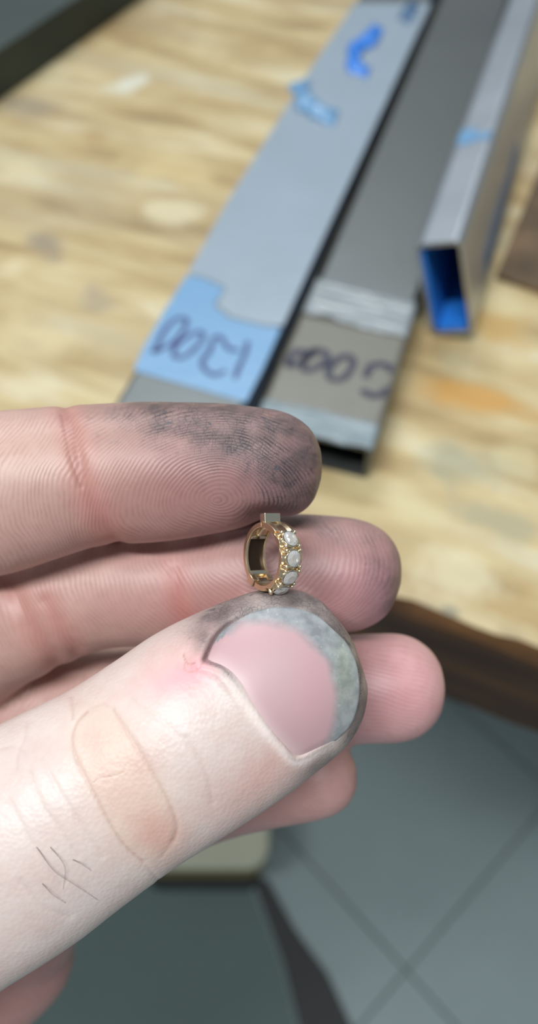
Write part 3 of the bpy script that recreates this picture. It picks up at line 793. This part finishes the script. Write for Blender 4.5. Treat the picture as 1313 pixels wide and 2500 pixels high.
# signed offset beyond the free-edge line
dmin = np.full(len(q), 1e9); side = np.zeros(len(q))
for a, b in zip(FREE[:-1], FREE[1:]):
    ab = b - a; tt = np.clip(((q - a) @ ab) / (ab @ ab), 0, 1); dv = q - a - tt[:, None] * ab; d = np.linalg.norm(dv, axis=1)
    k = d < dmin; dmin[k] = d[k]; side[k] = np.sign(ab[0] * dv[k, 1] - ab[1] * dv[k, 0])
jit = np.array([noise.noise(Vector((x * 0.02, y * 0.02, 3))) for x, y in q]) * 9
free = np.clip((-(side * dmin) + jit) / 26 + 0.5, 0, 1)
prox = np.full(len(q), 1e9)
pl = np.array([(500,1612),(542,1630),(575,1665),(611,1725),(648,1778),(687,1824),(720,1852)], float)
for a, b in zip(pl[:-1], pl[1:]):
    ab = b - a; tt = np.clip(((q - a) @ ab) / (ab @ ab), 0, 1); prox = np.minimum(prox, np.linalg.norm(q - a - tt[:, None] * ab, axis=1))
nc = np.tile(srgb((190, 156, 159)), (len(q), 1))
def mixn(w, rgb):
    global nc
    w = np.clip(w, 0, 1)[:, None]; nc = nc * (1 - w) + srgb(rgb) * w
mixn(np.exp(-(((q[:, 0] - 690) / 60) ** 2 + ((q[:, 1] - 1650) / 70) ** 2)) * 0.5, (188, 162, 162))
mixn(np.exp(-(((q[:, 0] - 760) / 50) ** 2 + ((q[:, 1] - 1700) / 110) ** 2)) * 0.5, (194, 152, 158))
mixn(np.exp(-(prox / 24) ** 2) * 0.4, (226, 206, 204))
mixn(free, (150, 153, 156))
mixn(free * np.exp(-(((q[:, 0] - 840) / 30) ** 2 + ((q[:, 1] - 1640) / 90) ** 2)) * 0.6, (160, 168, 150))
put('nail', nc, 'FLOAT_COLOR', nail.data); put('free', free, 'FLOAT', nail.data)
v = t.coords(); c = t.attr('nail').outputs['Color']; fr = t.attr('free').outputs['Fac']
c = t.mix(t.math('MULTIPLY', fr, 0.5), c, t.ramp(t.noise(v, 700, 4), [(0.35, (0.22, 0.23, 0.24)), (0.65, (0.62, 0.62, 0.6))]), 'OVERLAY')
spk = t.ramp(t.noise(v, 1900, 2), [(0.66, (0, 0, 0)), (0.72, (1, 1, 1))])
c = t.mix(t.math('MULTIPLY', t.math('MULTIPLY', spk, fr), 0.2), c, lin(226, 226, 220))
t.l(c, t.b.inputs['Base Color'])
t.l(t.bump(t.noise(v, 500, 3), 0.00002, 0.6), t.b.inputs['Normal'])
t.set(Roughness=0.45, Subsurface_Weight=0.15, Subsurface_Radius=(1.0, 0.4, 0.3), Subsurface_Scale=0.0012, Specular_IOR_Level=0.4)

# hairs on the back of the thumb
HB = BVHTree.FromPolygons([tuple(x) for x in (co[::1])], [tuple(p.vertices) for p in me2.polygons])
HAIR = plain_mat('dark_hair', lin(58, 46, 42), 0.5)
for line in ([(89,2068),(137,2130),(178,2157),(240,2198)], [(103,2157),(130,2185),(161,2205)], [(123,2068),(158,2116),(154,2171)], [(178,2099),(200,2110),(223,2126)]):
    pts = catmull2(line); P_ = []
    for k, (x, y) in enumerate(pts):
        d = Vector(at(x, y, 100) - CAMP).normalized(); hit = HB.ray_cast(Vector(CAMP), d)
        if hit[0] is None: continue
        P_.append(np.array(hit[0]) - np.array(d) * (0.00004 + 0.0004 * math.sin(math.pi * k / (len(pts) - 1))))
    if len(P_) > 3:
        v_, f_ = tube_mesh(P_, np.linspace(0.000026, 0.00001, len(P_)), 6)
        mesh_obj('hair', v_, f_, HAIR, hand, smooth=True)

# ------------------------------------------------------------------ hoop earring pinched between index finger and thumb
AL = math.radians(55); D0 = 84.6
EO = at(664, 1358, D0)
cam_r, cam_u, cam_b = RT, UP, -FW                         # right, up, towards the viewer's side
tilt = math.radians(-3)
ee = cam_r * math.cos(AL) + cam_b * math.sin(AL); ew = -cam_r * math.sin(AL) + cam_b * math.cos(AL); ev_ = cam_u.copy()
ee, ev_ = ee * math.cos(tilt) + ev_ * math.sin(tilt), -ee * math.sin(tilt) + ev_ * math.cos(tilt)
MMU = 0.001
def ring_pt(r, deg, w, sy=1.0):
    a = math.radians(deg); return EO + (ee * r * math.cos(a) + ev_ * r * math.sin(a) * sy + ew * w) * MMU
GOLD = NT('rose_gold'); v = GOLD.coords(); GOLD.set(Metallic=1.0, Roughness=0.27)
n_ = GOLD.noise(v, 1500, 3); GOLD.l(GOLD.mix(n_, lin(250, 232, 202), lin(240, 212, 174)), GOLD.b.inputs['Base Color'])
GOLD.l(GOLD.bump(GOLD.noise(v, 900, 2), 0.00003, 0.6), GOLD.b.inputs['Normal']); GOLD = GOLD.m
PALE = plain_mat('pale_gold', lin(240, 230, 206), 0.22, metallic=1.0, noise_scale=900, var=0.15)
DARKG = plain_mat('recess_shade_dark', lin(52, 36, 24), 0.45, metallic=0.4, noise_scale=1800, var=0.4)  # near-black brown for the dim inside of the channel, painted in
GEM = NT('clear_stone'); GEM.set(Base_Color=(1, 1, 1, 1), Roughness=0.0, Transmission_Weight=0.7, IOR=2.0); GEM = GEM.m
earring = empty('hoop_earring', EO); tag(earring, 'small gold hinged hoop earring set with clear stones, held between fingertips', 'earring')

def sector(name, prof, a0, a1, mat, n=40, bev=0.00007, closed_prof=True, smooth=True):
    """closed (r, w) profile swept along the hoop from a0 to a1 degrees"""
    vs, fs = [], []
    for i in range(n + 1):
        a = a0 + (a1 - a0) * i / n
        for (r, w) in (prof(a) if callable(prof) else prof): vs.append(ring_pt(r, a, w))
    m = len(prof(a0)) if callable(prof) else len(prof)
    for i in range(n):
        for k in range(m):
            k2 = (k + 1) % m; fs.append((i*m + k, i*m + k2, (i+1)*m + k2, (i+1)*m + k))
    fs.append(tuple(range(m))[::-1]); fs.append(tuple(range(n*m, (n+1)*m)))
    o = mesh_obj(name, vs, fs, mat, earring, smooth=False)
    if bev: bevel(o, bev, 2)
    return o
rect = lambda r0, r1, w0, w1: [(r0, w0), (r1, w0), (r1, w1), (r0, w1)]
HW = 1.34
def u_prof(floor_r): return [(3.17, -HW), (3.72, -HW), (3.80, -HW * 0.5), (3.82, 0), (3.80, HW * 0.5), (3.72, HW), (3.17, HW), (3.17, HW - 0.34), (floor_r, HW - 0.34), (floor_r, -HW + 0.34), (3.17, -HW + 0.34)]
sector('back_half', u_prof(3.62), 96, 238, GOLD, 60)
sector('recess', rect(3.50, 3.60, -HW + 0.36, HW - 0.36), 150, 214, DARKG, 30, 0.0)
sector('recess_wall', rect(3.24, 3.60, -HW + 0.36, HW - 0.36), 143, 150, PALE, 4)
sector('recess_wall', rect(3.2, 3.60, -HW + 0.36, HW - 0.36), 214, 224, PALE, 5)
sector('recess_floor', rect(3.35, 3.58, -HW + 0.36, HW - 0.36), 100, 143, GOLD, 16)
# hinge at the bottom: two outer knuckles and one inner
sector('hinge', rect(3.06, 3.95, HW - 0.62, HW + 0.05), 226, 243, GOLD, 8)
sector('hinge', rect(3.06, 3.95, -HW - 0.05, -HW + 0.62), 226, 243, GOLD, 8)
sector('hinge', rect(3.12, 3.9, -HW + 0.72, HW - 0.72), 234, 252, PALE, 8)
# front half: band with a scalloped outer rim
def front(a):
    g = 3.52 + 0.13 * math.cos(math.radians((a - 2) * 360 / 31.5)) if -78 < a < 52 else 3.72
    return [(3.10, -HW), (g, -HW), (g + 0.06, -HW * 0.6), (3.60, -HW * .3), (3.60, HW * .3), (g + 0.06, HW * 0.6), (g, HW), (3.10, HW), (3.06, HW * 0.5), (3.06, -HW * 0.5)]
sector('front_half', front, -112, 95, GOLD, 160, 0.00005)
# stones with cups, shared claws between them
STONES = [33.5, 2.0, -29.5, -61.0]
def frame_at(deg):
    a = math.radians(deg); n = ee * math.cos(a) + ev_ * math.sin(a); tg = -ee * math.sin(a) + ev_ * math.cos(a); return n, tg
def gem(deg, d):
    n, tg = frame_at(deg); c = EO + n * 4.02 * MMU; R_ = d / 2; vs, fs = [], []
    def P(r, ang, h): return c + (tg * r * math.cos(ang) + ew * r * math.sin(ang) + n * h) * MMU
    K = 8
    for k in range(K): vs.append(P(R_ * 0.56, 2*math.pi*(k + .5)/K, 0.27))        # table
    for k in range(K): vs.append(P(R_ * 0.80, 2*math.pi*k/K, 0.15))               # star
    for k in range(2*K): vs.append(P(R_, math.pi*k/K, 0.0))                       # girdle
    for k in range(2*K): vs.append(P(R_, math.pi*k/K, -0.04))
    for k in range(K): vs.append(P(R_ * 0.45, 2*math.pi*k/K, -0.40))
    vs.append(P(0, 0, -0.68))
    tb, sr, g0, g1, pv, cu = 0, K, 2*K, 4*K, 6*K, 7*K
    fs.append(tuple(range(K)))
    for k in range(K):
        k1 = (k + 1) % K; km = (k - 1) % K
        fs.append((tb + km, tb + k, sr + k))
        fs.append((sr + k, tb + k, sr + k1, g0 + 2*k + 1))
        fs.append((sr + k, g0 + 2*k + 1, g0 + 2*k)); fs.append((sr + k, g0 + 2*k, g0 + (2*k - 1) % (2*K)))
        fs.append((g1 + 2*k, g1 + 2*k + 1, pv + k)); fs.append((g1 + (2*k - 1) % (2*K), g1 + 2*k, pv + k))
        fs.append((pv + k, g1 + 2*k + 1, pv + k1, cu))
    for k in range(2*K): k1 = (k + 1) % (2*K); fs.append((g0 + k, g0 + k1, g1 + k1, g1 + k))
    return mesh_obj('stone', vs, fs, GEM, earring)
def cup(deg, d):
    n, tg = frame_at(deg); c = EO + n * 4.0 * MMU; vs, fs = [], []; K = 32; prof = [(d/2 + .02, 0.0), (d/2 + .12, -0.02), (d/2 - .02, -0.55), (d/2 - .30, -0.55), (d/2 - .08, -0.10)]
    for k in range(K):
        a = 2*math.pi*k/K; s = 1 + 0.0 * math.cos(4*a)
        for (r, h) in prof: vs.append(c + (tg * r * math.cos(a) + ew * r * math.sin(a) + n * (h - 0.06 * (1 + math.cos(4 * a)) * (h > -0.3))) * MMU)
    m = len(prof)
    for k in range(K):
        for q in range(m): k1 = (k+1) % K; q1 = (q+1) % m; fs.append((k*m + q, k1*m + q, k1*m + q1, k*m + q1))
    return mesh_obj('stone_cup', vs, fs, PALE, earring, smooth=True)
for s_ in STONES: gem(s_, 1.72); cup(s_, 1.72)
claw0 = None
for ga in (48.5, 17.8, -13.8, -45.2, -75.5):
    for da in (-3.4, 3.4):
        if (ga > 40 and da > 0) or (ga < -70 and da < 0): continue
        for sw in (-1, 1):
            n, tg = frame_at(ga + da); w = 0.86 * sw
            P0 = EO + (n * 3.45 + ew * (w + .12 * sw)) * MMU; P1 = EO + (n * 4.02 + ew * w) * MMU; P2 = EO + (n * 4.20 + ew * (w - 0.10 * sw)) * MMU
            pts = catmull([[*P0], [*P1], [*P2]], 9)[0]
            v_, f_ = tube_mesh(pts, [.00017, .00018, .00019, .0002, .00021, .00022, .00021, .00016, .00007], 10)
            mesh_obj('claw', v_, f_, GOLD if sw > 0 else PALE, earring, smooth=True)
# catch plate at the top and post inside the back half
n, tg = frame_at(96)
bevel(mesh_obj('catch', box_verts(EO + (n * 4.18 + ew * 0.10) * MMU, tg, ew, n, 0.0010, 0.00205, 0.00105), BOX_F, PALE, earring), 0.00009, 3)
v_, f_ = tube_mesh([ring_pt(3.55, 98, 0.25), ring_pt(3.25, 118, 0.2), ring_pt(3.18, 136, 0.15), ring_pt(3.2, 148, 0.1)], [.0002] * 4, 10)
mesh_obj('post', v_, f_, PALE, earring, smooth=True)
bevel(mesh_obj('catch_bead', box_verts(ring_pt(3.72, 97, 0.9), tg, ew, n, 0.0006, 0.0005, 0.0005), BOX_F, GOLD, earring), 0.00015, 3)
